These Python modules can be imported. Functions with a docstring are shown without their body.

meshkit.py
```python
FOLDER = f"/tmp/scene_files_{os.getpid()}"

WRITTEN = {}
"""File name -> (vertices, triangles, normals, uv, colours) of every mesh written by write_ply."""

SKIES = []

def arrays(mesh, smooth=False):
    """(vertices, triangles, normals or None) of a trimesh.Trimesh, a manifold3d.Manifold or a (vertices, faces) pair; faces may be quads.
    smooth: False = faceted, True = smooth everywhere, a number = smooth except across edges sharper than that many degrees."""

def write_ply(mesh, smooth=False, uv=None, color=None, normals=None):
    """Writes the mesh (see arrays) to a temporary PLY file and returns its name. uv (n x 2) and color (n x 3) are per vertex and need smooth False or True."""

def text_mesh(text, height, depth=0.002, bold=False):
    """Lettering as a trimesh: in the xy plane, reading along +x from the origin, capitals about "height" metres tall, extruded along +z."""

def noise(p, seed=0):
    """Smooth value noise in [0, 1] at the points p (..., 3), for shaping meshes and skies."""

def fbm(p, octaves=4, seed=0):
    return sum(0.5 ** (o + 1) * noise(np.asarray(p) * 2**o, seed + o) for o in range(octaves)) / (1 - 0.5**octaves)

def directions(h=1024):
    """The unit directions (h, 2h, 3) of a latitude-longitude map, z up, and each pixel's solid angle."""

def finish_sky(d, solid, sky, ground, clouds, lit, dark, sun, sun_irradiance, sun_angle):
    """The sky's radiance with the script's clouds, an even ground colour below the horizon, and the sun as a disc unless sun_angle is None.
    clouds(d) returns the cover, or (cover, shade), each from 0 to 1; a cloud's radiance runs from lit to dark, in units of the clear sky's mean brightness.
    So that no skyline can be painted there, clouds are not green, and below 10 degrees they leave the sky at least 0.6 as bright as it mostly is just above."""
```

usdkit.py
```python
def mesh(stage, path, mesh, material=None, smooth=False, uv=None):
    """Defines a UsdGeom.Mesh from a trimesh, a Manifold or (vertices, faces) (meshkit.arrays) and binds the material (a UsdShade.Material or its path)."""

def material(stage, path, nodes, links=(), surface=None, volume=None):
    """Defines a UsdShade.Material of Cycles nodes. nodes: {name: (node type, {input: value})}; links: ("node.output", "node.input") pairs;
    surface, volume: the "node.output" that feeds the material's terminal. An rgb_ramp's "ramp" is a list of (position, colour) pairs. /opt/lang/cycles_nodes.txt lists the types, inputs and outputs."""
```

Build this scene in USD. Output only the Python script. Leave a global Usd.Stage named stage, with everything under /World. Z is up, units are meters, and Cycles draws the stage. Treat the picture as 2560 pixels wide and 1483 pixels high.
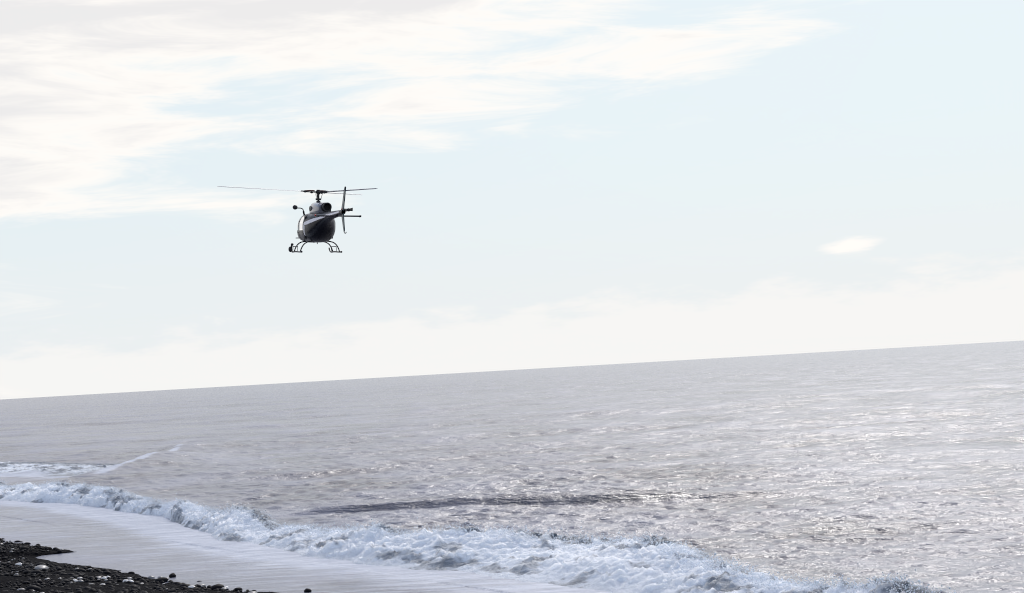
import math, random
import numpy as np
import trimesh
import usdkit, meshkit
from pxr import Usd, UsdGeom, UsdLux, UsdShade, Sdf, Gf, Vt

stage = Usd.Stage.CreateInMemory()
UsdGeom.SetStageUpAxis(stage, UsdGeom.Tokens.z)
UsdGeom.SetStageMetersPerUnit(stage, 1.0)
UsdGeom.Xform.Define(stage, "/World")
UsdGeom.Scope.Define(stage, "/World/Looks")
rng = np.random.default_rng(7)

# ------------------------------------------------------------------ camera
EYE = np.array([0.0, 0.0, 4.5])
ROLL, PITCH, FOCAL = 3.30, 2.33, 63.28
cam = UsdGeom.Camera.Define(stage, "/World/camera")
cam.CreateHorizontalApertureAttr(36.0)
cam.CreateVerticalApertureAttr(36.0 * 593 / 1024)
cam.CreateFocalLengthAttr(FOCAL)
cam.CreateClippingRangeAttr(Gf.Vec2f(0.5, 100000))
cam.CreateExposureAttr(0.17)
cam.AddTranslateOp().Set(Gf.Vec3d(*EYE))
cam.AddRotateXOp().Set(90 + PITCH)
cam.AddRotateZOp().Set(-ROLL)

# ------------------------------------------------------------------ sky and sun
LX, LZ = 29.6, 18.4            # which stretch of cloud noise stands in view
SUN_AZ, SUN_EL = 15.0, 42.0          # degrees, azimuth clockwise from +y
DOME, SUNLIGHT = 0.15, 0.37
sky = UsdLux.DomeLight.Define(stage, "/World/sky")
skymat = usdkit.material(stage, "/World/Looks/sky_clouds", {
    "sky": ("sky_texture", {"sky_type": "single_scattering", "sun_disc": False, "sun_elevation": math.radians(SUN_EL),
                            "sun_rotation": math.radians(SUN_AZ), "altitude": 5.0, "air_density": 1.0, "aerosol_density": 2.35, "ozone_density": 1.0}),
    "bg": ("background_shader", {"strength": DOME}),
    "tc": ("texture_coordinate", {}),
    "xyz": ("separate_xyz", {}),
    # streaky high cloud: noise stretched along the horizon
    "map1": ("mapping", {"scale": (8.5, 8.5, 50.0), "rotation": (0.0, 0.13, 0.0), "location": (LX, 0.0, LZ)}),
    "n1": ("noise_texture", {"scale": 1.0, "detail": 8.0, "roughness": 0.62, "distortion": 0.5}),
    "map2": ("mapping", {"scale": (3.2, 3.2, 19.0), "rotation": (0.0, 0.05, 0.0), "location": (3.1, 1.7, 0.4)}),
    "n2": ("noise_texture", {"scale": 1.0, "detail": 4.0, "roughness": 0.5}),
    "bx": ("math", {"math_type": "multiply", "value2": -0.30}),
    "bz": ("math", {"math_type": "add"}),
    "b0": ("math", {"math_type": "subtract", "value2": 0.154}),
    "b1": ("math", {"math_type": "multiply", "value2": 4.2}),
    "b2": ("clamp", {"min": -0.34, "max": 0.33}),
    "c1": ("math", {"math_type": "multiply_add", "value2": 1.1}),
    "c2": ("math", {"math_type": "multiply_add", "value2": 0.75}),
    "cov": ("map_range", {"range_type": "smoothstep", "from_min": 0.84, "from_max": 1.12, "to_min": 0.0, "to_max": 0.96, "clamp": True}),
    # grey bellies of the thickest cloud
    "belly": ("map_range", {"range_type": "smoothstep", "from_min": 1.03, "from_max": 1.34, "to_min": 0.0, "to_max": 0.8, "clamp": True}),
    "cloudcol": ("mix_color", {"a": (6.1, 5.88, 5.62), "b": (4.75, 4.70, 4.78), "use_clamp": False}),
    # pale veil over everything, and a warm bank of low cumulus along the horizon
    "veilz": ("map_range", {"range_type": "smoothstep", "from_min": 0.20, "from_max": 0.34, "to_min": 0.94, "to_max": 0.12, "clamp": True}),
    "veil": ("mix_color", {"b": (4.42, 4.96, 5.24), "use_clamp": False}),
    "map3": ("mapping", {"scale": (26.0, 26.0, 95.0)}),
    "n3": ("noise_texture", {"scale": 1.0, "detail": 6.0, "roughness": 0.6}),
    "low1": ("math", {"math_type": "multiply_add", "value2": 0.05}),
    "low2": ("math", {"math_type": "multiply_add", "value2": -0.032}),
    "low": ("map_range", {"range_type": "smoothstep", "from_min": 0.049, "from_max": 0.064, "to_min": 0.70, "to_max": 0.0, "clamp": True}),
    "mixlow": ("mix_color", {"b": (5.72, 5.58, 5.42), "use_clamp": False}),
    "haze": ("map_range", {"range_type": "smoothstep", "from_min": 0.0, "from_max": 0.13, "to_min": 0.75, "to_max": 0.0, "clamp": True}),
    "mixhaze": ("mix_color", {"b": (5.10, 5.20, 5.26), "use_clamp": False}),
    "high": ("map_range", {"range_type": "smoothstep", "from_min": 0.24, "from_max": 0.40, "to_min": 1.0, "to_max": 0.10, "clamp": True}),
    # one small separate puff
    "mapp": ("mapping", {"scale": (44.0, 6.0, 80.0), "location": (-0.1876 * 44, -0.981 * 6, -0.0585 * 80)}),
    "puff": ("gradient_texture", {"gradient_type": "spherical"}),
    "pn": ("math", {"math_type": "multiply"}),
    "c3": ("math", {"math_type": "multiply_add", "value2": 0.80}),
    "covh": ("math", {"math_type": "multiply"}),
    "mixcloud": ("mix_color", {"use_clamp": False}),
}, [
    ("tc.generated", "xyz.vector"), ("tc.generated", "map1.vector"), ("map1.vector", "n1.vector"),
    ("tc.generated", "map2.vector"), ("map2.vector", "n2.vector"), ("tc.generated", "map3.vector"), ("map3.vector", "n3.vector"),
    ("xyz.x", "bx.value1"), ("bx.value", "bz.value1"), ("xyz.z", "bz.value2"), ("bz.value", "b0.value1"), ("b0.value", "b1.value1"), ("b1.value", "b2.value"),
    ("n1.fac", "c1.value1"), ("b2.result", "c1.value3"), ("n2.fac", "c2.value1"), ("c1.value", "c2.value3"),
    ("tc.generated", "mapp.vector"), ("mapp.vector", "puff.vector"), ("puff.fac", "pn.value1"), ("n3.fac", "pn.value2"), ("pn.value", "c3.value1"), ("c2.value", "c3.value3"), ("c3.value", "cov.value"), ("c2.value", "belly.value"), ("belly.result", "cloudcol.fac"),
    ("sky.color", "veil.a"), ("xyz.z", "veilz.value"), ("veilz.result", "veil.fac"),
    ("xyz.z", "haze.value"), ("haze.result", "mixhaze.fac"), ("veil.result", "mixhaze.a"),
    ("n3.fac", "low1.value1"), ("xyz.z", "low1.value3"), ("xyz.x", "low2.value1"), ("low1.value", "low2.value3"),
    ("low2.value", "low.value"), ("low.result", "mixlow.fac"), ("mixhaze.result", "mixlow.a"),
    ("xyz.z", "high.value"), ("cov.result", "covh.value1"), ("high.result", "covh.value2"), ("covh.value", "mixcloud.fac"), ("mixlow.result", "mixcloud.a"), ("cloudcol.result", "mixcloud.b"),
    ("mixcloud.result", "bg.color"),
], surface="bg.background")
UsdShade.MaterialBindingAPI.Apply(sky.GetPrim()).Bind(skymat)
sky.GetPrim().SetCustomDataByKey("kind", "structure")

sun = UsdLux.DistantLight.Define(stage, "/World/sun")
sun.CreateIntensityAttr(SUNLIGHT)
sun.CreateAngleAttr(10.0)
sun.CreateColorAttr(Gf.Vec3f(1.0, 0.985, 0.96))
sun.GetPrim().CreateAttribute("inputs:normalize", Sdf.ValueTypeNames.Bool).Set(True)
sun.AddRotateZOp().Set(-SUN_AZ)
sun.AddRotateXOp().Set(-(90 - SUN_EL))

# ------------------------------------------------------------------ helpers
used = {}


def path_for(name, parent=None):
    base = (str(parent.GetPath()) if parent else "/World") + "/" + name
    n = used.get(base, 0)
    used[base] = n + 1
    return base if n == 0 else f"{base}_{n:03d}"


def obj(name, mesh, mat, parent=None, smooth=35, attrs=None):
    p = path_for(name, parent)
    m = usdkit.mesh(stage, p, mesh, mat, smooth=smooth)
    for k, a in (attrs or {}).items():
        UsdGeom.PrimvarsAPI(m).CreatePrimvar(k, Sdf.ValueTypeNames.FloatArray, "vertex").Set(Vt.FloatArray.FromNumpy(np.asarray(a, np.float32)))
    return m.GetPrim()


def tag(p, label=None, category=None, group=None, kind=None):
    for k, v in (("label", label), ("category", category), ("group", group), ("kind", kind)):
        if v:
            p.SetCustomDataByKey(k, v)
    return p


def mat(name, nodes, links=(), surface="p.BSDF"):
    return usdkit.material(stage, "/World/Looks/" + name, nodes, links, surface=surface)


def plain(name, color, rough=0.5, metallic=0.0, coat=0.0, noise=0.15, scale=6.0, spec=0.5):
    c = np.array(color)
    return mat(name, {
        "tc": ("texture_coordinate", {}),
        "n": ("noise_texture", {"scale": scale, "detail": 5.0, "roughness": 0.6}),
        "r": ("rgb_ramp", {"ramp": [(0.25, tuple(c * (1 - noise))), (0.75, tuple(np.minimum(c * (1 + noise), 1)))]}),
        "rr": ("map_range", {"from_min": 0.3, "from_max": 0.7, "to_min": max(rough - 0.06, 0.02), "to_max": rough + 0.08, "clamp": True}),
        "p": ("principled_bsdf", {"metallic": metallic, "coat_weight": coat, "coat_roughness": 0.08, "specular_ior_level": spec}),
    }, [("tc.object", "n.vector"), ("n.fac", "r.fac"), ("r.color", "p.base_color"), ("n.fac", "rr.value"), ("rr.result", "p.roughness")])


def cat(*ms):
    return trimesh.util.concatenate(list(ms))


def tube(points, radius, sections=10):
    pts = np.asarray(points, float)
    r = np.broadcast_to(np.asarray(radius, float), len(pts))
    t = np.gradient(pts, axis=0)
    t /= np.linalg.norm(t, axis=1, keepdims=True)
    ref = np.array([0, 0, 1.0]) if abs(t[:, 2]).max() < 0.95 else np.array([0.3, 1.0, 0.1])
    if abs(t @ (ref / np.linalg.norm(ref))).max() > 0.98:
        ref = np.array([1.0, 0.2, 0.1])
    u = np.cross(t, ref); u /= np.linalg.norm(u, axis=1, keepdims=True)
    w = np.cross(t, u)
    a = np.linspace(0, 2 * np.pi, sections, endpoint=False)
    v = pts[:, None] + r[:, None, None] * (np.cos(a)[None, :, None] * u[:, None] + np.sin(a)[None, :, None] * w[:, None])
    v = v.reshape(-1, 3)
    f = []
    for i in range(len(pts) - 1):
        for j in range(sections):
            k = (j + 1) % sections
            f.append([i * sections + j, i * sections + k, (i + 1) * sections + k, (i + 1) * sections + j])
    f = np.array(f)
    f = np.vstack([f[:, [0, 2, 1]], f[:, [0, 3, 2]]])
    n = len(v)
    v = np.vstack([v, pts[0], pts[-1]])
    e = (len(pts) - 1) * sections
    caps = [[n, j, (j + 1) % sections] for j in range(sections)] + [[n + 1, e + (j + 1) % sections, e + j] for j in range(sections)]
    return trimesh.Trimesh(v, np.vstack([f, caps]), process=False)


def spline(pts, n):
    from scipy.interpolate import CubicSpline
    pts = np.asarray(pts, float)
    d = np.r_[0, np.cumsum(np.linalg.norm(np.diff(pts, axis=0), axis=1))]
    return CubicSpline(d, pts)(np.linspace(0, d[-1], n))


def box(size, at, bevel=0.0):
    if bevel <= 0:
        m = trimesh.creation.box(size)
    else:
        s = np.array(size) / 2
        b = min(bevel, s.min() * 0.9)
        p = []
        for i in np.ndindex(2, 2, 2):
            c = np.where(np.array(i) == 0, -1, 1)
            for k in range(3):
                q = s - b
                q[k] = s[k]
                p.append(c * q)
        m = trimesh.Trimesh(p).convex_hull
    m.apply_translation(at)
    return m


def ball(r, at, scale=(1, 1, 1), sub=2):
    m = trimesh.creation.icosphere(sub, r)
    m.apply_scale(scale)
    m.apply_translation(at)
    return m


def grid_faces(nr, nc):
    i = np.arange(nr * nc).reshape(nr, nc)
    a, b, c, d = i[:-1, :-1].ravel(), i[:-1, 1:].ravel(), i[1:, 1:].ravel(), i[1:, :-1].ravel()
    return np.vstack([np.stack([a, b, c], 1), np.stack([a, c, d], 1)])


def sstep(x, a, b):
    t = np.clip((x - a) / (b - a), 0, 1)
    return t * t * (3 - 2 * t)


# ------------------------------------------------------------------ the coast: s runs along the shore (away from the camera), t out to sea
P0 = np.array([-5.0, 38.6])
A = np.array([-0.513, 0.859]); A /= np.linalg.norm(A)
N = np.array([A[1], -A[0]])


def st(x, y):
    return (x - P0[0]) * A[0] + (y - P0[1]) * A[1], (x - P0[0]) * N[0] + (y - P0[1]) * N[1]


def xy(s, t):
    return P0[0] + s * A[0] + t * N[0], P0[1] + s * A[1] + t * N[1]


def to_st(pts):
    pts = np.asarray(pts, float)
    return np.stack(st(pts[:, 0], pts[:, 1]), 1)


CREST = np.array([(-46, 135), (-33, 105), (-24.88, 86.05), (-17.93, 75.5), (-13.09, 65.6), (-8.6, 55.47), (-5.44, 49.27), (-2.96, 45.01), (-0.92, 43.93), (1.01, 42.48), (1.92, 41.6), (3.03, 38.09), (3.88, 34.44), (5.28, 31.39), (5.96, 29.6), (7.46, 27.37), (12, 20), (20, 6)])
TOE = np.array([(-49, 132), (-36, 103), (-27.5, 86), (-17.9, 73.4), (-12.6, 63.36), (-9.3, 53.13), (-5.4, 45.86), (-3.2, 42.31), (-1.1, 38.89), (1.4, 35.61), (2.6, 33.43), (4.3, 31.0), (5.2, 28.7), (6.6, 26.5), (11, 19), (19, 5)])
cs, ts_ = to_st(CREST), to_st(TOE)
cs, ts_ = cs[np.argsort(cs[:, 0])], ts_[np.argsort(ts_[:, 0])]
CREST2 = np.array([(-22.6, 98.5), (-23.4, 106), (-34.5, 119.4), (-48, 135), (-70, 160)])
TOE2 = np.array([(-23.2, 96.5), (-26.4, 103.3), (-31, 107.2), (-42, 120), (-63, 146)])
LIP = np.array([(58.5, 14.2), (59.6, 15.0), (66.5, 19.2), (77.6, 24.9), (90.4, 30.8), (104, 36.0)])
cs2, ts2 = to_st(CREST2), to_st(TOE2)


def crest_t(s):
    return np.interp(s, cs[:, 0], cs[:, 1])


# sea surface: a spectrum of short wind waves plus a few swell lines
wave_rng = np.random.default_rng(3)
WAVES = []
for lam in np.geomspace(0.42, 12, 80):
    th = wave_rng.normal(-1.75, 0.62)                    # heading towards the shore
    k = 2 * np.pi / lam
    amp = 0.0071 * lam * wave_rng.uniform(0.5, 1.5) / (1 + (lam / 1.4) ** 1.6)
    WAVES.append((k * math.cos(th), k * math.sin(th), amp, wave_rng.uniform(0, 2 * np.pi), lam))
for lam in np.geomspace(6.5, 42, 16):                    # low swell that still shows far out
    th = wave_rng.normal(-1.62, 0.38)
    k = 2 * np.pi / lam
    WAVES.append((k * math.cos(th), k * math.sin(th), 0.0013 * lam * wave_rng.uniform(0.6, 1.4), wave_rng.uniform(0, 2 * np.pi), lam))
RIDGES = [  # end points, height, width: single swell lines in front of the breaker
    ((-7.6, 60.6), (-3.8, 58.7), (0.2, 59.1), (8.8, 57.9), 0.31, 0.46),
    ((4.0, 77.0), (8.0, 79.0), (13.0, 80.0), (18.0, 79.0), 0.07, 1.0),
    ((20.0, 66.0), (24.0, 67.5), (30.0, 67.0), 0.05, 0.9),
    ((-14.0, 88.0), (-9.0, 90.0), (-3.0, 91.0), 0.07, 0.8),
    ((8.0, 47.0), (12.0, 46.6), (17.0, 45.0), 0.05, 0.8),
]


def height(x, y, dr):
    s, t = st(x, y)
    calm = sstep(t, crest_t(s) - 1.5, crest_t(s) + 5.0)
    z = np.zeros_like(x)
    gust = 0.45 + 1.1 * meshkit.fbm(np.stack([x / 9, y / 14, 0 * x], -1), 3, 5)
    for kx, ky, amp, ph, lam in WAVES:
        keep = sstep(lam / dr, 2.2, 4.5)
        if keep.max() <= 0:
            continue
        a = kx * x + ky * y + ph
        a = a + 0.9 * np.sin(0.31 * a * 0.37 + ph * 3)   # uneven spacing, so no regular corduroy
        z += keep * amp * (np.sin(a) - 0.25 * np.cos(2 * a) - 0.22 * np.sin(2 * a))   # peaked, steep on the side facing the shore
    z *= gust * (0.06 + 0.94 * calm)
    for *pts, h, w in RIDGES:
        p = np.array(pts)
        yc = np.polyval(np.polyfit(p[:, 0], p[:, 1], 2), np.clip(x, p[0, 0] - 3, p[-1, 0] + 3)) + 0.5 * (meshkit.noise(np.stack([x * 0.4, 0 * x, 0 * x], -1), 9) - 0.5)
        fade = sstep(x, p[0, 0] - 2, p[0, 0] + 2) * (1 - sstep(x, p[-1, 0] - 6, p[-1, 0] + 3))
        fade = fade * (0.85 + 0.3 * meshkit.noise(np.stack([x * 0.45, 0 * x + 4.0, 0 * x], -1), 19))
        d = y - yc
        z *= 1 - 0.8 * fade * np.exp(-((d + 0.25 * w) / (0.8 * w)) ** 2)
        z += calm * h * fade * np.where(d < 0, np.exp(-(d / (0.55 * w)) ** 2), np.exp(-(d / (2.6 * w)) ** 2))
    d = t - np.interp(s, LIP[:, 0], LIP[:, 1]) - 0.5 * (meshkit.noise(np.stack([s * 0.25, 0 * s, 0 * s], -1), 33) - 0.5)
    z += 0.55 * sstep(s, 57, 64) * (1 - sstep(s, 80, 100)) * np.where(d < 0, np.exp(-(d / 1.1) ** 2), np.exp(-(d / 4.0) ** 2))
    return z


def sea_mesh():
    fine = np.linspace(-18.5, 18.5, 900)
    ang = np.radians(np.r_[np.linspace(-100, -18.7, 50), fine, np.linspace(18.7, 150, 70)])
    r = list(np.linspace(14.0, 22.0, 30))
    while r[-1] < 1200:
        r.append(r[-1] * (1 + max(0.0022, min(0.009, 0.0022 + 0.00003 * (r[-1] - 110)))))
    r = np.array(r + list(np.geomspace(1300, 60000, 40)))
    R, T = np.meshgrid(r, ang, indexing="ij")
    x, y = R * np.sin(T), R * np.cos(T)
    dr = np.gradient(r)[:, None] * np.ones_like(x)
    dr = np.where(np.abs(np.degrees(T)) > 18.6, R * 0.02, dr)
    z = height(x, y, dr)
    z = np.where(R > 1100, z * 0.0, z)
    s, t = st(x, y)
    z += 0.03 * np.sin(s * 0.35)* (t < 3)
    # foam carried as a property of the water: trails behind and in front of the breakers
    c = crest_t(s)
    foam = 0.44 * sstep(t, -3, 0.5) * (1 - sstep(t, c - 0.5, c + 1.0)) + 0.55 * (1 - sstep(t, c - 1, c + 1.6)) * sstep(t, c - 3.2, c - 1.0)
    foam += 0.42 * np.exp(-((t - c - 0.8) / 1.2) ** 2)
    tt1 = np.interp(s, ts_[:, 0], ts_[:, 1])
    foam += 0.26 * sstep(t, tt1 - 2.2, tt1 - 0.2) * (1 - sstep(t, c, c + 1))
    c2 = np.interp(s, cs2[:, 0], cs2[:, 1]); t2 = np.interp(s, ts2[:, 0], ts2[:, 1])
    in2 = sstep(s, cs2[0, 0] - 3, cs2[0, 0] + 2)
    foam += in2 * 0.80 * sstep(t, t2 - 2.5, t2 + 1.0) * (1 - sstep(t, c2 - 0.3, c2 + 0.6))
    foam += 0.3 * in2 * sstep(t, c, c + 1) * (1 - sstep(t, t2 - 1, t2 + 1))
    d = t - np.interp(s, LIP[:, 0], LIP[:, 1])
    foam += sstep(s, 57, 61) * (1 - sstep(s, 84, 100)) * (0.9 * (0.5 + 0.5 * meshkit.noise(np.stack([s * 0.8, 0 * s, 0 * s], -1), 71)) * np.exp(-((d - 0.1) / 0.42) ** 2) + 0.2 * np.exp(-((d - 1.5) / 2.0) ** 2))
    v = np.stack([x, y, z], -1).reshape(-1, 3)
    f = grid_faces(*x.shape)[:, [0, 2, 1]]
    return (v, f), np.clip(foam, 0, 1).ravel()


water_mat = mat("sea_water", {
    "geo": ("geometry", {}),
    "foam": ("attribute", {"attribute": "foam"}),
    # ripples finer than the mesh
    "m1": ("mapping", {"scale": (2.2, 5.0, 3.0), "rotation": (0, 0, 0.2)}),
    "n1": ("noise_texture", {"scale": 1.0, "detail": 6.0, "roughness": 0.62, "distortion": 0.3}),
    "b1": ("bump", {"strength": 0.6, "distance": 0.07}),
    "m0": ("mapping", {"scale": (0.15, 0.11, 1.0), "rotation": (0, 0, -0.1)}),
    "n0": ("noise_texture", {"scale": 1.0, "detail": 7.0, "roughness": 0.65}),
    "b0": ("bump", {"distance": 1.5}),
    "bs": ("map_range", {"from_min": 0.0, "from_max": 0.35, "to_min": 0.5, "to_max": 0.16, "clamp": True}),
    "rr": ("map_range", {"from_min": 0.35, "from_max": 0.65, "to_min": 0.18, "to_max": 0.32, "clamp": True}),
    "tone": ("rgb_ramp", {"ramp": [(0.36, (0.024, 0.026, 0.044)), (0.64, (0.175, 0.186, 0.245))]}),
    # foam lace
    "m2": ("mapping", {"scale": (0.42, 2.6, 1.0), "rotation": (0, 0, 0.12)}),
    "n2": ("noise_texture", {"scale": 1.0, "detail": 8.0, "roughness": 0.66, "distortion": 0.7}),
    "fa": ("math", {"math_type": "add"}),
    "fm": ("map_range", {"range_type": "smoothstep", "from_min": 0.82, "from_max": 1.28, "to_min": 0.0, "to_max": 0.92, "clamp": True}),
    "water": ("principled_bsdf", {"ior": 1.33}),
    "wtone": ("rgb_ramp", {"ramp": [(0.36, (0.30, 0.335, 0.42)), (0.64, (0.54, 0.575, 0.66))]}),
    "m4": ("mapping", {"scale": (0.55, 2.2, 1.0), "rotation": (0, 0, 0.5)}),
    "n4": ("noise_texture", {"scale": 1.0, "detail": 8.0, "roughness": 0.7, "distortion": 1.2}),
    "white": ("principled_bsdf", {"roughness": 0.55, "ior": 1.33}),
    "mix": ("mix_closure", {}),
}, [("geo.position", "m1.vector"), ("m1.vector", "n1.vector"), ("geo.position", "m0.vector"), ("m0.vector", "n0.vector"),
    ("n0.fac", "b0.height"), ("foam.fac", "bs.value"), ("bs.result", "b0.strength"), ("n0.fac", "rr.value"), ("rr.result", "water.roughness"), ("n0.fac", "tone.fac"), ("tone.color", "water.base_color"), ("n1.fac", "b1.height"), ("b0.normal", "b1.normal"), ("b1.normal", "water.normal"), ("b1.normal", "white.normal"),
    ("geo.position", "m4.vector"), ("m4.vector", "n4.vector"), ("n4.fac", "wtone.fac"), ("wtone.color", "white.base_color"), ("geo.position", "m2.vector"), ("m2.vector", "n2.vector"), ("n2.fac", "fa.value1"), ("foam.fac", "fa.value2"), ("fa.value", "fm.value"), ("fm.result", "mix.fac"),
    ("water.BSDF", "mix.closure1"), ("white.BSDF", "mix.closure2")], surface="mix.closure")

sm, sf = sea_mesh()
tag(obj("sea", sm, water_mat, smooth=True, attrs={"foam": sf}), "grey choppy sea reaching to the tilted horizon", "sea", kind="structure")


# ------------------------------------------------------------------ black shingle beach
SHORE = to_st([(-17.05, 58.7), (-14.77, 55.04), (-13.05, 52.11), (-13.9, 51.6), (-14.1, 51.06), (-12.98, 49.12), (-10.25, 45.73), (-7.73, 41.51), (-5.04, 38.62)])
o = np.argsort(SHORE[:, 0]); SHORE = SHORE[o]
SHORE = np.vstack([[-60, 0.5], [-8, 0.2], SHORE, [SHORE[-1, 0] + 4, -2.2], [60, -1.0], [90, 0.3]])


def beach_z(s, t):
    e = t - np.interp(s, SHORE[:, 0], SHORE[:, 1])        # metres seaward of the waterline
    z = np.where(e > 0, -0.10 * e, -0.085 * e)
    z = z + np.where(e < -7, 0.10 * (-7 - e), 0)
    z = np.minimum(z, 3.2 + 0.02 * np.maximum(-e - 28, 0))
    return np.maximum(z, -2.5), e


def beach_mesh():
    s = np.unique(np.r_[np.geomspace(-400, -14, 30), np.linspace(-14, 34, 700), np.geomspace(34, 3000, 60)])
    t = np.unique(np.r_[-np.geomspace(16, 900, 40), np.linspace(-16, 2.5, 320), np.linspace(2.5, 24, 20)])
    S, T = np.meshgrid(s, t, indexing="ij")
    z, e = beach_z(S, T)
    x, y = xy(S, T)
    p = np.stack([x, y, 0 * x], -1)
    near = sstep(-e, -0.2, 1.2) * (np.abs(S) < 60)
    z = z + near * (0.13 * (meshkit.fbm(p * 0.9, 3, 3) - 0.5) + 0.07 * (meshkit.fbm(p * 4.5, 3, 8) - 0.5))
    z = z + 0.035 * (meshkit.fbm(p * 1.7, 3, 13) - 0.5)
    v = np.stack([x, y, z], -1).reshape(-1, 3)
    return v, grid_faces(*x.shape)[:, [0, 2, 1]]


beach_mat = mat("black_shingle", {
    "geo": ("geometry", {}),
    "v": ("voronoi_texture", {"scale": 14.0}),
    "n": ("noise_texture", {"scale": 3.0, "detail": 6.0, "roughness": 0.65}),
    "r": ("rgb_ramp", {"ramp": [(0.3, (0.003, 0.003, 0.0045)), (0.6, (0.006, 0.006, 0.008)), (0.85, (0.014, 0.014, 0.018))]}),
    "b": ("bump", {"strength": 0.8, "distance": 0.04}),
    "p": ("principled_bsdf", {"roughness": 0.85, "specular_ior_level": 0.02}),
}, [("geo.position", "v.vector"), ("geo.position", "n.vector"), ("n.fac", "r.fac"), ("r.color", "p.base_color"), ("v.distance", "b.height"), ("b.normal", "p.normal")])
bm = beach_mesh()
tag(obj("beach", bm, beach_mat, smooth=True), "black shingle beach at the lower left", "beach", kind="structure")


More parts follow.
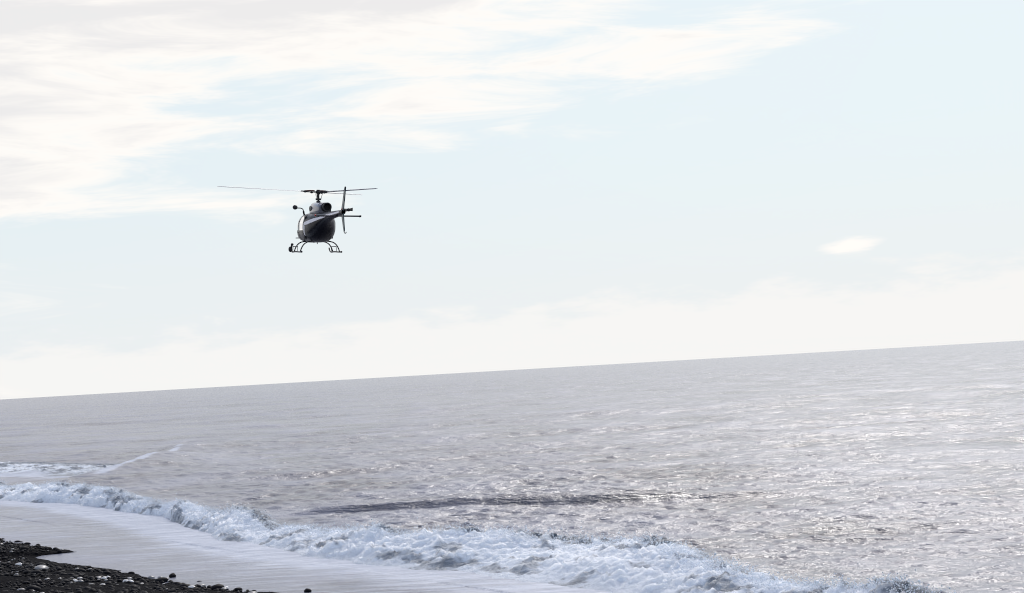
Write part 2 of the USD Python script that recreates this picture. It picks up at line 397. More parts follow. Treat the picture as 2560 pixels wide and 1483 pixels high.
# ------------------------------------------------------------------ breaking waves
def breaker(crest, toe, s_range, ns, hfun, back, seed):
    s = np.linspace(*s_range, ns)
    C = np.stack([np.interp(s, crest[:, 0], crest[:, 1])], 1)[:, 0]
    T = np.interp(s, toe[:, 0], toe[:, 1])
    from scipy.ndimage import gaussian_filter1d
    C, T = gaussian_filter1d(C, 6), gaussian_filter1d(T, 6)
    wob = 0.9 * (meshkit.fbm(np.stack([s * 0.55, 0 * s, 0 * s], -1), 4, seed) - 0.5)
    C = C + wob * 0.5
    T = np.minimum(T + wob, C - 0.5)
    h = hfun(s)
    u = np.r_[np.linspace(-1.0, 0, 26)[:-1], np.linspace(0, 1, 84)]       # -1 back, 0 crest, 1 toe
    S, U = np.meshgrid(s, u, indexing="ij")
    Cc, Tt, Hh = C[:, None], T[:, None], h[:, None]
    tt = np.where(U < 0, Cc - U * back, Cc + (Tt - Cc) * U)
    prof = np.where(U < 0, (1 - U * U) ** 2, np.where(U < 0.45, 1 - 0.30 * (U / 0.45) ** 2, 0.70 * (1 - sstep(U, 0.45, 1.0)) ))
    z = -0.06 + (Hh + 0.06) * prof
    x, y = xy(S, tt)
    p = np.stack([x, y, z], -1)
    # tumbling foam: ridged, multi-scale
    amp = np.where(U < 0, np.clip(1 + U * 1.6, 0, 1), 1.0) * sstep(1 - np.abs(U), 0.0, 0.42) * np.clip(Hh / 0.45, 0.15, 1.2)
    d = 0
    for k, (f, a) in enumerate([(0.7, 0.26), (1.8, 0.22), (4.2, 0.24), (8.5, 0.22), (14.0, 0.16)]):
        q = meshkit.noise(p * f * np.array([1, 1, 1.3]) + 0.6 * meshkit.noise(p * 1.3, seed + 3)[..., None], seed + 11 * k)
        d = d + a * (0.85 * q + 0.25 * np.abs(2 * q - 1))
    d2 = 0.28 * (meshkit.fbm(p * 2.3, 4, seed + 77) - 0.5)
    z = z + amp * (0.50 * (d - 0.58))
    tt = tt + amp * d2 * 1.3
    x, y = xy(S, tt)
    v = np.stack([x, y, z], -1).reshape(-1, 3)
    foam = np.where(U < 0, 1 + 1.6 * U, 1.0) * np.clip(h / 0.3, 0.2, 1)[:, None]
    foam = foam * (1 - 0.22 * sstep(U, 0.8, 1.0))
    foam = foam - 0.42 * sstep(meshkit.fbm(np.stack([S * 1.1 + tt * 0.5, tt * 2.4, 0 * S], -1), 4, seed + 40), 0.50, 0.70)
    foam = foam - 0.55 * np.exp(-((U + 0.02) / 0.13) ** 2) * sstep(meshkit.fbm(np.stack([S * 0.5, U * 0 + 2, U * 0], -1), 3, seed + 5), 0.42, 0.6)
    return (v, grid_faces(*S.shape)), np.clip(foam, 0, 1).ravel()


foam_mat = mat("sea_foam", {
    "geo": ("geometry", {}),
    "foam": ("attribute", {"attribute": "foam"}),
    "m": ("mapping", {"scale": (1.3, 2.1, 3.4)}),
    "n": ("noise_texture", {"scale": 1.0, "detail": 8.0, "roughness": 0.68, "distortion": 0.8}),
    "n3": ("noise_texture", {"scale": 13.0, "detail": 6.0, "roughness": 0.7}),
    "fa": ("math", {"math_type": "add"}),
    "fm": ("map_range", {"range_type": "smoothstep", "from_min": 0.88, "from_max": 1.42, "to_min": 0.0, "to_max": 1.0, "clamp": True}),
    "b": ("bump", {"strength": 0.9, "distance": 0.08}),
    "water": ("principled_bsdf", {"base_color": (0.11, 0.135, 0.175), "roughness": 0.3, "ior": 1.33}),
    "white": ("principled_bsdf", {"base_color": (0.60, 0.65, 0.735), "subsurface_weight": 0.6, "subsurface_scale": 0.10, "subsurface_radius": (1.0, 1.0, 1.0), "roughness": 0.75, "ior": 1.33, "specular_ior_level": 0.3}),
    "mix": ("mix_closure", {}),
}, [("geo.position", "m.vector"), ("m.vector", "n.vector"), ("geo.position", "n3.vector"), ("n3.fac", "b.height"), ("b.normal", "white.normal"), ("b.normal", "water.normal"),
    ("n.fac", "fa.value1"), ("foam.fac", "fa.value2"), ("fa.value", "fm.value"), ("fm.result", "mix.fac"),
    ("water.BSDF", "mix.closure1"), ("white.BSDF", "mix.closure2")], surface="mix.closure")

H1 = np.array([(-40, 0.2), (-20, 0.40), (-16, 0.56), (-11, 0.60), (-6, 0.56), (0, 0.55), (6, 0.50), (12, 0.46), (18, 0.55), (26, 0.50), (34, 0.55), (44, 0.55), (60, 0.40), (95, 0.3)])
w1, f1 = breaker(cs, ts_, (-22, 60), 2000, lambda s: np.interp(s, H1[:, 0], H1[:, 1]) * (0.5 + 1.0 * meshkit.fbm(np.stack([s * 0.3, 0 * s, 0 * s], -1), 2, 21)), 1.3, 31)
tag(obj("breaking_wave", w1, foam_mat, smooth=True, attrs={"foam": f1}), "long bluish white breaker tumbling along the shore from left to bottom right", "wave", "waves breaking near the beach")
H2 = np.array([(cs2[0, 0] - 1, 0.14), (cs2[0, 0] + 6, 0.26), (cs2[0, 0] + 22, 0.34), (cs2[-1, 0] - 20, 0.34), (cs2[-1, 0], 0.1)])
w2, f2 = breaker(cs2, ts2, (cs2[0, 0], cs2[-1, 0]), 700, lambda s: np.interp(s, H2[:, 0], H2[:, 1]), 3.5, 53)
tag(obj("breaking_wave", w2, foam_mat, smooth=True, attrs={"foam": 0.78 * f2}), "smaller far wave with a pale foam patch at the left edge, behind the long breaker", "wave", "waves breaking near the beach")


def spray(wave, n_u, n, seed):
    g = np.random.default_rng(seed)
    V = np.asarray(wave[0]).reshape(-1, n_u, 3)
    i, j = g.integers(0, len(V), n), np.clip(g.normal(31, 9, n).astype(int), 8, n_u - 12)
    lump = meshkit.noise(np.stack([i * 0.012, 0 * i, 0 * i], -1).astype(float), seed)
    p = V[i, j] + g.normal(0, 1, (n, 3)) * np.array([0.10, 0.10, 0.02])
    p[:, 2] += g.exponential(0.034, n) * (0.3 + 1.6 * lump)
    return p, g.gamma(2.5, 0.0022, n) + 0.003


spray_mat = mat("spray_drops", {"p": ("principled_bsdf", {"base_color": (0.80, 0.84, 0.90), "roughness": 0.5})})
sp = UsdGeom.PointInstancer.Define(stage, path_for("spray"))
tag(sp.GetPrim(), "fine white spray flying off the breaking waves", "spray", kind="stuff")
drop = usdkit.mesh(stage, f"{sp.GetPath()}/drop", trimesh.creation.icosphere(1, 1.0), spray_mat, smooth=True)
sp.CreatePrototypesRel().SetTargets([drop.GetPath()])
p1, z1 = spray(w1, 109, 40000, 5)
sp.CreatePositionsAttr(Vt.Vec3fArray.FromNumpy(p1.astype(np.float32)))
sp.CreateScalesAttr(Vt.Vec3fArray.FromNumpy(np.stack([z1] * 3, 1).astype(np.float32)))
sp.CreateProtoIndicesAttr(Vt.IntArray.FromNumpy(np.zeros(len(p1), np.int32)))


# ------------------------------------------------------------------ stones
def stone(r, seed, flat=0.65):
    g = np.random.default_rng(seed)
    m = trimesh.creation.icosphere(2, 1.0)
    v = m.vertices.copy()
    v *= 1 + 0.5 * (meshkit.fbm(v * 1.1 + g.uniform(0, 50, 3), 3, seed) - 0.5)[:, None]
    v *= r * np.array([g.uniform(0.8, 1.35), g.uniform(0.7, 1.0), flat * g.uniform(0.8, 1.2)])
    a = g.uniform(0, 6.28)
    v = v @ np.array([[math.cos(a), -math.sin(a), 0], [math.sin(a), math.cos(a), 0], [0, 0, 1]])
    return trimesh.Trimesh(v, m.faces, process=False)


stone_mats = [plain("pale_stone", (0.52, 0.52, 0.53), 0.3, noise=0.25, scale=9), plain("grey_stone", (0.16, 0.16, 0.17), 0.4, noise=0.3, scale=9), plain("dark_wet_stone", (0.006, 0.006, 0.009), 0.6, noise=0.3, scale=9, spec=0.08)]


def on_beach(x, y):
    s, t = st(x, y)
    z, e = beach_z(s, t)
    return float(z)


# (x, y, radius, material) of the stones that can be told apart
PICKED = [(-13.37, 47.600, 0.085, 0.000), (-10.50, 41.890, 0.070, 0.000), (-10.41, 41.250, 0.057, 1.000), (-10.22, 43.090, 0.065, 1.000), (-10.02, 42.810, 0.071, 0.000), (-10.04, 43.270, 0.059, 0.000), (-9.59, 40.780, 0.075, 0.000), (-9.87, 42.250, 0.058, 1.000), (-9.28, 40.850, 0.057, 1.000), (-9.36, 42.130, 0.076, 0.000), (-9.19, 41.810, 0.082, 0.000), (-9.47, 43.020, 0.065, 1.000), (-8.96, 41.550, 0.069, 0.000), (-8.79, 41.160, 0.057, 0.000), (-9.02, 43.350, 0.065, 1.000), (-8.82, 43.410, 0.065, 1.000), (-8.56, 42.840, 0.071, 1.000), (-8.26, 41.060, 0.069, 0.000), (-8.41, 42.330, 0.058, 1.000), (-7.65, 40.560, 0.068, 1.000), (-7.50, 40.300, 0.074, 0.000), (-7.38, 40.610, 0.056, 1.000), (-7.02, 40.450, 0.062, 1.000), (-6.82, 40.090, 0.061, 1.000), (-6.72, 40.180, 0.061, 0.000), (-10.98, 42.470, 0.052, 1.000), (-11.26, 42.410, 0.058, 1.000), (-8.57, 42.300, 0.120, 2.000), (-7.62, 41.960, 0.082, 2.000), (-6.90, 40.130, 0.115, 2.000), (-10.62, 42.090, 0.096, 2.000), (-9.49, 42.560, 0.083, 2.000)]
for i, (x, y, r, k) in enumerate(PICKED):
    k = int(k)
    m = stone(r * 1.15, 100 + i)
    p = obj("stone", m, stone_mats[k], smooth=40)
    UsdGeom.Xformable(p).AddTranslateOp().Set(Gf.Vec3d(x, y, on_beach(x, y) + 0.12 * r))
    own = {0: "pale stone lying alone high on the beach near the left edge", 27: "largest black stone on the beach, among pale stones at the waterline", 28: "black stone at the waterline just right of the largest one",
           29: "rightmost black stone, where the beach narrows to its tip", 30: "leftmost black stone, beside the first cluster of pale stones", 31: "black stone in the middle of the scattered pale stones"}
    tag(p, own.get(i) or ["pale rounded stone in the scatter along the lower part of the black beach", "grey rounded stone in the scatter along the lower part of the black beach"][k], "stone",
        None if i in own else ["pale stones on the beach", "grey stones on the beach"][k])

for x, y, r, z, label in [(-4.74, 38.85, 0.095, 0.01, "lone black stone sitting in the wash at the bottom edge, apart from the beach"),
                          (-8.50, 43.3, 0.085, 0.05, "black stone standing up at the waterline, on the edge of the beach")]:
    p = obj("stone", stone(r, int(1000 * r), 0.7), stone_mats[2], smooth=40)
    UsdGeom.Xformable(p).AddTranslateOp().Set(Gf.Vec3d(x, y, z))
    tag(p, label, "stone")

# pebbles nobody could count
pi = UsdGeom.PointInstancer.Define(stage, path_for("shingle"))
tag(pi.GetPrim(), "dark wet pebbles covering the beach", "pebbles", kind="stuff")
protos = []
for k in range(4):
    pp = usdkit.mesh(stage, f"{pi.GetPath()}/pebble_{k + 1:03d}", stone(1.0, 900 + k), stone_mats[2 if k < 3 else 1], smooth=True)
    protos.append(pp.GetPath())
pi.CreatePrototypesRel().SetTargets(protos)
npeb = 9000
ps = rng.uniform(-9, 24, npeb)
pe = -np.abs(rng.gamma(1.6, 2.2, npeb)) - 0.05
pt = np.interp(ps, SHORE[:, 0], SHORE[:, 1]) + pe
px, py = xy(ps, pt)
pz, _ = beach_z(ps, pt)
size = rng.gamma(1.5, 0.016, npeb) + 0.008
q = rng.uniform(0, 2 * np.pi, npeb)
pi.CreatePositionsAttr(Vt.Vec3fArray.FromNumpy(np.stack([px, py, pz + 0.2 * size], 1).astype(np.float32)))
pi.CreateScalesAttr(Vt.Vec3fArray.FromNumpy(np.stack([size] * 3, 1).astype(np.float32)))
pi.CreateOrientationsAttr(Vt.QuathArray([Gf.Quath(float(math.cos(a / 2)), 0, 0, float(math.sin(a / 2))) for a in q]))
pi.CreateProtoIndicesAttr(Vt.IntArray.FromNumpy(rng.choice(4, npeb, p=[0.33, 0.32, 0.31, 0.04]).astype(np.int32)))

# ------------------------------------------------------------------ helicopter (x forward, y to port, z up, origin between the skids under the mast)
black = plain("black_paint", (0.0035, 0.004, 0.0075), 0.3, coat=0.0, noise=0.1, scale=2, spec=0.10)
silver = plain("silver_stripe_paint", (0.72, 0.71, 0.78), 0.35, noise=0.08, scale=3)
dark = plain("dark_metal", (0.010, 0.010, 0.012), 0.5, noise=0.2)
grey = plain("blade_grey", (0.52, 0.52, 0.53), 0.5, noise=0.1)
rust = plain("reddish_brown_elastomer", (0.10, 0.04, 0.035), 0.6)
cowl_m = plain("grey_cowling_paint", (0.085, 0.09, 0.12), 0.22, coat=0.4, noise=0.12, scale=3)
soot = plain("sooty_exhaust", (0.006, 0.006, 0.007), 0.7)
teal = plain("dark_teal_paint", (0.025, 0.05, 0.055), 0.35)
fabric = plain("seat_fabric", (0.02, 0.02, 0.022), 0.9)
glass = mat("window_pane", {"f": ("fresnel", {"IOR": 1.5}), "t": ("transparent_bsdf", {"color": (0.62, 0.66, 0.68)}), "g": ("glossy_bsdf", {"roughness": 0.02, "color": (1, 1, 1)}), "m": ("mix_closure", {})},
            [("f.fac", "m.fac"), ("t.BSDF", "m.closure1"), ("g.BSDF", "m.closure2")], surface="m.closure")

heli = UsdGeom.Xform.Define(stage, path_for("helicopter"))
fwd = np.array([-0.2928, 0.9529, 0.0795]); upv = np.array([0.060, -0.0640, 0.9961])
fwd /= np.linalg.norm(fwd)
left = np.cross(upv, fwd); left /= np.linalg.norm(left)
upv = np.cross(fwd, left)
HPOS = (-10.22, 96.22, 11.36)
M = Gf.Matrix4d(*fwd, 0, *left, 0, *upv, 0, *HPOS, 1)
heli.AddTransformOp().Set(M)
H = tag(heli.GetPrim(), "small black helicopter with skids flying low over the sea, tail towards the right", "helicopter")

ST = np.array([  # x, z bottom, z top, half width
    (3.30, 1.035, 1.190, 0.056), (3.22, 0.875, 1.330, 0.244), (3.05, 0.745, 1.490, 0.414), (2.75, 0.635, 1.710, 0.583), (2.35, 0.575, 1.930, 0.714), (1.90, 0.545, 2.070, 0.790), (1.40, 0.540, 2.130, 0.827), (0.60, 0.540, 2.150, 0.827),
    (0.00, 0.545, 2.140, 0.818), (-0.45, 0.555, 2.130, 0.790), (-1.00, 0.666, 2.123, 0.726), (-1.60, 0.943, 2.111, 0.587), (-2.20, 1.320, 2.100, 0.420), (-2.80, 1.570, 2.115, 0.290), (-3.40, 1.700, 2.130, 0.220), (-5.00, 1.810, 2.145, 0.165), (-6.55, 1.920, 2.160, 0.110)])[::-1]
from scipy.interpolate import PchipInterpolator
zb_, zt_, hw_ = (PchipInterpolator(ST[:, 0], ST[:, k]) for k in (1, 2, 3))


def skin(x, th, off=0.0):
    zb, zt, hw = zb_(x), zt_(x), hw_(x)
    n = np.interp(x, [-6.5, -3, -1, 2.5, 3.3], [2.0, 2.1, 2.6, 2.6, 2.0])
    c, s = np.cos(th), np.sin(th)
    y = (hw + off) * np.sign(c) * np.abs(c) ** (2 / n)
    z = (zb + zt) / 2 + ((zt - zb) / 2 + off) * np.sign(s) * np.abs(s) ** (2 / n)
    return np.stack([x + 0 * y, y, z], -1)


def theta_at(x, z):                                   # angle on the port side that has height z
    th = np.linspace(-np.pi / 2, np.pi / 2, 400)
    return np.interp(z, skin(np.full(400, x), th)[:, 2], th)


xs = np.unique(np.round(np.r_[np.linspace(-6.55, -1.0, 40), np.linspace(-1.0, 3.0, 81), np.linspace(3.0, 3.3, 10)], 4))
th = np.linspace(-np.pi, np.pi, 121)
XX, TT = np.meshgrid(xs, th, indexing="ij")
P = skin(XX, TT)
cen = (P[:-1, :-1] + P[1:, :-1] + P[:-1, 1:] + P[1:, 1:]) / 4
qx, qy, qz = cen[..., 0], cen[..., 1], cen[..., 2]
kind = np.zeros(qx.shape, int)
side = np.where(qy > 0, 0, 1)
wall = np.abs(qy) > 0.52 * hw_(qx)
D1, D2 = (qx > 1.40) & (qx < 2.42) & (qz > 0.70) & (qz < 2.02) & wall, (qx > 0.05) & (qx < 1.32) & (qz > 0.70) & (qz < 2.02) & wall
kind[D1], kind[D2] = 10, 20
kind[D1 & (qx > 1.50) & (qx < 2.32) & (qz > 1.20) & (qz < 1.94)] = 11
kind[D2 & (qx > 0.15) & (qx < 1.22) & (qz > 1.22) & (qz < 1.98)] = 21
kind[(qx > 2.5) & (qx < 3.2) & (qz > 1.12) & (np.abs(qy) > 0.035)] = 31


def patch(mask, off=0.0):
    V = skin(XX, TT, off)
    idx = np.arange(V[..., 0].size).reshape(V.shape[:2])
    a, b, c, d = (idx[:-1, :-1][mask], idx[1:, :-1][mask], idx[1:, 1:][mask], idx[:-1, 1:][mask])
    f = np.vstack([np.stack([a, b, c], 1), np.stack([a, c, d], 1)])
    m = trimesh.Trimesh(V.reshape(-1, 3), f, process=False)
    m.remove_unreferenced_vertices()
    return m


obj("fuselage", patch(kind == 0), black, H, smooth=50)
for sd in (0, 1):
    d1 = obj("front_door", patch((kind == 10) & (side == sd), 0.008), black, H, smooth=50)
    obj("window", patch((kind == 11) & (side == sd), -0.006), glass, d1, smooth=True)
    d2 = obj("sliding_door", patch((kind == 20) & (side == sd), 0.010), black, H, smooth=50)
    obj("window", patch((kind == 21) & (side == sd), -0.006), glass, d2, smooth=True)
    sg = 1 if sd == 0 else -1
    obj("handle", box((0.16, 0.03, 0.035), (0.22, sg * 0.852, 1.10), 0.01), dark, d2)
    obj("handle", box((0.14, 0.03, 0.035), (1.52, sg * 0.845, 1.08), 0.01), dark, d1)
    obj("windscreen_pane", patch((kind == 31) & (side == sd), -0.004), glass, H, smooth=True)
strip = (qx > -0.24) & (qx < -0.06) & (qz > 0.92) & (qz < 1.58) & wall
for sd in (0, 1):
    obj("door_edge_strip", patch(strip & (side == sd), 0.006), silver, H, smooth=50)
obj("nose_cap", ball(0.075, (3.285, 0, 1.12), (0.6, 1, 0.7)), black, H, smooth=True)
obj("cabin_floor", box((2.9, 1.4, 0.05), (1.45, 0, 0.80)), dark, H)
obj("rear_bulkhead", box((0.05, 1.56, 1.2), (-0.08, 0, 1.35), 0.02), dark, H)
for y in (-0.38, 0.38):
    s_ = obj("seat", box((0.46, 0.46, 0.12), (1.75, y, 1.0), 0.05), fabric, H)
    obj("backrest", box((0.12, 0.44, 0.62), (1.50, y, 1.34), 0.05), fabric, s_)
obj("instrument_panel", box((0.18, 0.6, 0.34), (2.62, 0.1, 1.10), 0.04), dark, H)


def stripe(sg, pts, w, n=60):
    pts = np.array(pts, float)
    x = np.linspace(pts[0, 0], pts[-1, 0], n)
    o = np.argsort(pts[:, 0])
    zc, ww = np.interp(x, pts[o, 0], pts[o, 1]), np.interp(x, pts[o, 0], np.array(w)[o])
    rows = []
    for k in np.linspace(-0.5, 0.5, 6):
        t_ = np.array([theta_at(a, b) for a, b in zip(x, zc + k * ww)])
        q_ = skin(x, t_, 0.004)
        q_[:, 1] *= sg
        rows.append(q_)
    V = np.stack(rows)
    f = grid_faces(6, n)
    return trimesh.Trimesh(V.reshape(-1, 3), f if sg > 0 else f[:, [0, 2, 1]], process=False)


for sg in (1, -1):
    obj("side_stripe", stripe(sg, [(-0.10, 1.54), (-0.8, 1.60), (-1.5, 1.70), (-2.2, 1.80), (-3.2, 1.92), (-6.0, 2.05)], [0.15, 0.20, 0.19, 0.13, 0.11, 0.08]), silver, H, smooth=True)


# engine cowling, exhaust, mast
def loft(sections, n=2.6, seg=40, close=True):
    rows = []
    a = np.linspace(0, 2 * np.pi, seg, endpoint=False)
    for x, zc, hh, hw, yc in sections:
        c, s = np.cos(a), np.sin(a)
        rows.append(np.stack([np.full(seg, x), yc + hw * np.sign(c) * np.abs(c) ** (2 / n), zc + hh * np.sign(s) * np.abs(s) ** (2 / n)], 1))
    V = np.vstack(rows)
    f = []
    for i in range(len(rows) - 1):
        for j in range(seg):
            k = (j + 1) % seg
            f += [[i * seg + j, (i + 1) * seg + k, i * seg + k], [i * seg + j, (i + 1) * seg + j, (i + 1) * seg + k]]
    nv = len(V)
    V = np.vstack([V, rows[0].mean(0), rows[-1].mean(0)])
    e = (len(rows) - 1) * seg
    for j in range(seg):
        k = (j + 1) % seg
        f += [[nv, j, k], [nv + 1, e + k, e + j]]
    m = trimesh.Trimesh(V, f, process=False)
    m.fix_normals()
    return m


cw = obj("engine_cowling", loft([(1.25, 2.10, 0.05, 0.14, 0), (1.1, 2.16, 0.16, 0.26, 0), (0.7, 2.26, 0.30, 0.36, 0), (0.2, 2.32, 0.38, 0.42, 0), (-0.6, 2.32, 0.37, 0.42, 0), (-1.2, 2.30, 0.33, 0.37, 0), (-1.55, 2.29, 0.28, 0.31, 0), (-1.62, 2.29, 0.24, 0.27, 0)]), cowl_m, H, smooth=45)
ex = trimesh.creation.annulus(r_min=0.185, r_max=0.235, height=0.42, sections=32)
ex.apply_transform(trimesh.transformations.rotation_matrix(np.pi / 2, [0, 1, 0])); ex.apply_translation((-1.74, -0.10, 2.40))
exd = trimesh.creation.cylinder(0.184, 0.02, sections=32)
exd.apply_transform(trimesh.transformations.rotation_matrix(np.pi / 2, [0, 1, 0])); exd.apply_translation((-1.66, -0.10, 2.40))
e_ = obj("exhaust_pipe", ex, dark, H)
obj("exhaust_liner", exd, soot, e_)
obj("rear_engine_fairing", loft([(-1.35, 2.22, 0.30, 0.34, -0.08), (-1.62, 2.40, 0.24, 0.26, -0.10), (-1.68, 2.40, 0.23, 0.25, -0.10)]), soot, H, smooth=45)
for sg in (1, -1):
    obj("air_intake", loft([(0.55, 2.36, 0.12, 0.03, sg * 0.37), (0.1, 2.36, 0.14, 0.04, sg * 0.41), (-0.3, 2.36, 0.10, 0.03, sg * 0.42)]), dark, cw, smooth=45)
mast = obj("mast", cat(tube([(0, 0, 2.6), (0, 0, 3.22)], 0.055, 14), tube([(0, 0, 2.62), (0, 0, 2.78)], [0.15, 0.10], 16)), dark, H)
obj("swashplate", trimesh.creation.cylinder(0.15, 0.09, sections=24).apply_translation((0, 0, 2.86)), dark, mast)
for k in range(3):
    a = 2 * np.pi * k / 3 + 0.5
    obj("pitch_link", tube([(0.14 * math.cos(a), 0.14 * math.sin(a), 2.86), (0.22 * math.cos(a), 0.22 * math.sin(a), 3.17)], 0.014, 8), dark, mast)

# rotor, in its own tilted frame
TILT = trimesh.transformations.rotation_matrix(math.radians(1.6), [1, 0, 0])
HUB = np.array([0, 0, 3.24])


def on_rotor(m, ang, cone=0.0):
    m = m.copy()
    m.apply_transform(trimesh.transformations.rotation_matrix(-cone, [0, 1, 0]))
    m.apply_transform(trimesh.transformations.rotation_matrix(ang, [0, 0, 1]))
    m.apply_transform(TILT)
    m.apply_translation(HUB)
    return m


rh = obj("rotor_hub", on_rotor(cat(trimesh.creation.cylinder(0.13, 0.16, sections=24), trimesh.creation.cylinder(0.09, 0.24, sections=24)), 0), dark, H)


def blade():
    r = np.r_[0.78, 0.95, np.linspace(1.1, 5.2, 16), 5.30, 5.345]
    prof = np.array([(0.09, 0.0), (0.06, 0.016), (0.0, 0.020), (-0.10, 0.014), (-0.26, 0.0), (-0.10, -0.010), (0.0, -0.014), (0.06, -0.011)])
    rows = []
    for i, x in enumerate(r):
        ch = np.interp(x, [0.78, 1.1, 5.2, 5.345], [0.32, 1.0, 1.0, 0.45])
        tw = math.radians(np.interp(x, [0.8, 5.3], [9, 1]))
        p = prof * np.array([ch, 1.25 if x < 1 else 1.0])
        rows.append(np.stack([np.full(8, x), -p[:, 0] * math.cos(tw) + p[:, 1] * math.sin(tw) * 0, p[:, 1] - p[:, 0] * math.sin(tw) * -1 * 0.5], 1))
    V = np.vstack(rows)
    f = []
    for i in range(len(r) - 1):
        for j in range(8):
            k = (j + 1) % 8
            f += [[i * 8 + j, i * 8 + k, (i + 1) * 8 + k], [i * 8 + j, (i + 1) * 8 + k, (i + 1) * 8 + j]]
    for j in range(1, 7):
        f += [[0, j + 1, j], [(len(r) - 1) * 8, (len(r) - 1) * 8 + j, (len(r) - 1) * 8 + j + 1]]
    m = trimesh.Trimesh(V, f, process=False)
    m.fix_normals()
    return m


B = blade()
for k in range(3):
    # blade 0 points to the left of the picture (port and a little forward)
    a = math.radians(90 - 11 + 3 + 120 * k)
    arm = loft([(0.08, 0, 0.05, 0.12, 0), (0.30, 0, 0.035, 0.09, 0), (0.52, 0, 0.03, 0.05, 0), (0.62, 0, 0.03, 0.05, 0)], seg=16)
    sleeve = loft([(0.20, 0.075, 0.028, 0.09, 0), (0.45, 0.07, 0.03, 0.075, 0), (0.72, 0.05, 0.03, 0.06, 0)], seg=16)
    bl = obj("rotor_blade", on_rotor(B, a, math.radians(1.2)), grey, H, smooth=40)
    obj("hub_arm", on_rotor(arm, a), dark, rh, smooth=40)
    obj("sleeve", on_rotor(sleeve, a), rust, rh, smooth=40)
    obj("root_fitting", on_rotor(cat(ball(0.075, (0.70, 0, 0), (1.2, 1, 0.9)), box((0.28, 0.13, 0.075), (0.80, 0, 0.0), 0.02)), a, math.radians(1.2)), dark, bl, smooth=40)
    obj("damper", on_rotor(ball(0.07, (0.36, 0.0, -0.02), (1.2, 1.0, 0.9)), a), dark, rh, smooth=True)

# tail
from shapely.geometry import Polygon


def plate(poly, y0, thick):
    m = trimesh.creation.extrude_polygon(Polygon(poly), thick, engine="earcut")
    v = m.vertices.copy()
    return trimesh.Trimesh(np.stack([v[:, 0], y0 + thick / 2 - v[:, 2], v[:, 1]], 1), m.faces, process=True)


obj("upper_fin", plate([(-6.05, 2.10), (-6.55, 2.10), (-6.80, 2.62), (-7.02, 3.10), (-7.06, 3.22), (-6.94, 3.24), (-6.80, 3.10), (-6.50, 2.66)], 0.0, 0.05), teal, H)
obj("fin_tip", ball(0.06, (-6.99, 0, 3.24), (1.3, 0.7, 1.1)), dark, H, smooth=True)
obj("fin_leading_cap", tube([(-6.22, 0, 2.32), (-6.50, 0, 2.68), (-6.80, 0, 3.12), (-6.94, 0, 3.25)], [0.02, 0.028, 0.036, 0.036], 10), dark, H)
obj("lower_fin", plate([(-6.08, 1.96), (-6.55, 1.96), (-6.82, 1.20), (-6.80, 1.06), (-6.66, 1.06), (-6.40, 1.45)], 0.0, 0.045), teal, H)
obj("tail_skid", tube(spline([(-6.62, 0, 1.12), (-6.80, 0, 1.00), (-7.05, 0, 0.97), (-7.22, 0, 1.02)], 14), 0.022, 8), dark, H)
obj("stabilizer", box((0.42, 2.24, 0.07), (-5.25, 0, 1.86), 0.03), dark, H)
for y in (1.135, -1.135):
    obj("stabilizer_end", box((0.44, 0.03, 0.10), (-5.25, y, 1.86), 0.012), dark, H)
gb = obj("tail_gearbox", cat(ball(0.10, (-6.15, -0.06, 2.16), (1.5, 1, 1)), tube([(-6.15, -0.05, 2.16), (-6.15, -0.36, 2.16)], 0.03, 12)), dark, H, smooth=40)
tr = obj("tail_rotor", cat(ball(0.085, (-6.15, -0.35, 2.16), (1, 1.1, 1)), box((0.34, 0.10, 0.12), (-6.15, -0.35, 2.16), 0.03)), dark, H, smooth=40)
for sg in (1, -1):
    b_ = plate([(0.16, -0.06), (0.93, -0.085), (0.95, 0.08), (0.16, 0.06)], -0.35, 0.022)
    b_.vertices[:, 0] = -6.15 + sg * b_.vertices[:, 0]
    b_.vertices[:, 2] += 2.16
    if sg < 0:
        b_.invert()
    obj("tail_rotor_blade", b_, dark, tr)

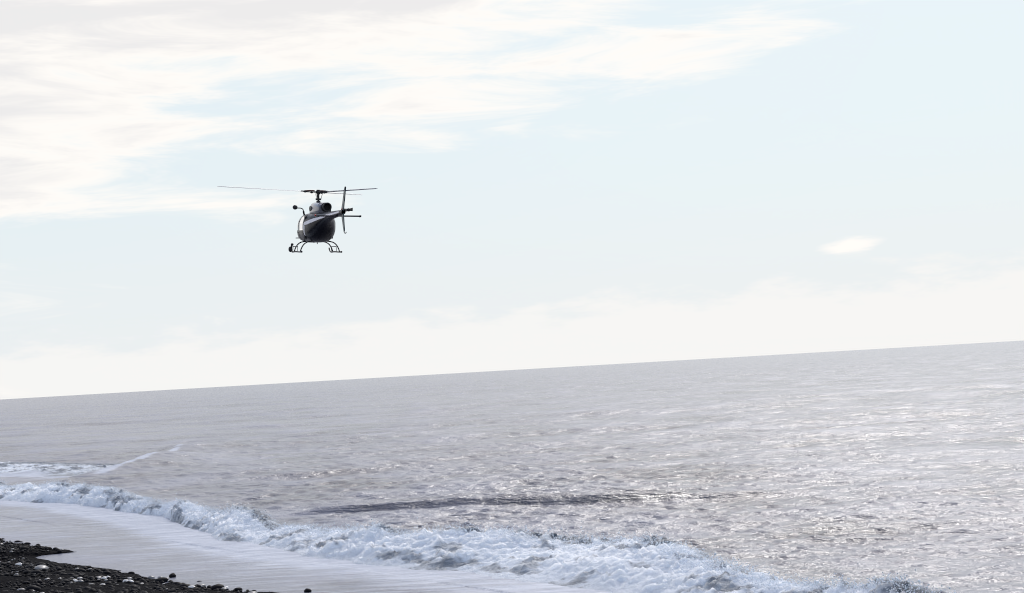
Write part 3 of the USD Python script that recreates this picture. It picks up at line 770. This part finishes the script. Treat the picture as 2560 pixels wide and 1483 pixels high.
# skids
for sg, nm in ((1, 0), (-1, 1)):
    sk = obj("skid", tube(spline([(2.32, sg * 1.05, 0.26), (2.18, sg * 1.06, 0.12), (1.95, sg * 1.07, 0.045), (1.5, sg * 1.07, 0.04), (0, sg * 1.07, 0.04), (-0.85, sg * 1.07, 0.04)], 40), 0.038, 10), dark, H, smooth=40)
    obj("skid_end", ball(0.055, (-0.86, sg * 1.07, 0.045), (1.4, 1, 1)), dark, sk, smooth=True)
    for x in (1.35, -0.45):
        obj("cross_tube", tube(spline([(x, 0, 0.60), (x, sg * 0.52, 0.60), (x, sg * 0.80, 0.50), (x, sg * 0.98, 0.27), (x, sg * 1.06, 0.05)], 24), 0.032, 10), dark, H, smooth=40)
    obj("boarding_step", cat(tube([(1.75, sg * 1.05, 0.33), (0.4, sg * 1.05, 0.33)], 0.022, 8), tube([(1.75, sg * 1.05, 0.33), (1.75, sg * 1.07, 0.05)], 0.016, 8), tube([(0.4, sg * 1.05, 0.33), (0.4, sg * 1.07, 0.05)], 0.016, 8)), dark, H, smooth=40)
sl = obj("searchlight", cat(ball(0.14, (1.75, 1.20, 0.18), (0.9, 0.75, 1.1)), tube([(1.75, 1.16, 0.22), (1.75, 1.12, 0.40)], 0.05, 12)), dark, H, smooth=40)
obj("searchlight_mount", ball(0.075, (1.75, 1.10, 0.44)), dark, sl, smooth=True)
cp = obj("roof_camera", ball(0.135, (1.8, 0.93, 2.46), (1, 1, 0.95)), dark, H, smooth=True)
obj("bracket", tube(spline([(1.8, 0.42, 2.05), (1.8, 0.46, 2.20), (1.8, 0.52, 2.37), (1.8, 0.66, 2.42), (1.8, 0.90, 2.42)], 20), [0.05] * 6 + [0.028] * 14, 10), dark, cp, smooth=40)
red_lens = plain("red_lens", (0.35, 0.02, 0.02), 0.2)
obj("position_light", ball(0.05, (-5.20, 1.16, 1.90)), red_lens, H, smooth=True)
obj("beacon_light", ball(0.06, (-6.30, 0.0, 2.20), (1, 1, 1.2)), red_lens, H, smooth=True)
for sg in (1, -1):
    obj("fuel_cap", box((0.18, 0.012, 0.18), (-0.30, sg * 0.795, 1.32), 0.004), silver, H)
    obj("baggage_door", stripe(sg, [(-0.25, 1.12), (-0.75, 1.12)], [0.46, 0.40], 16), dark, H, smooth=True)
obj("belly_antenna", box((0.16, 0.02, 0.14), (0.3, 0, 0.53), 0.008), dark, H)
obj("belly_antenna", box((0.12, 0.02, 0.10), (-0.3, 0.3, 0.56), 0.008), dark, H)
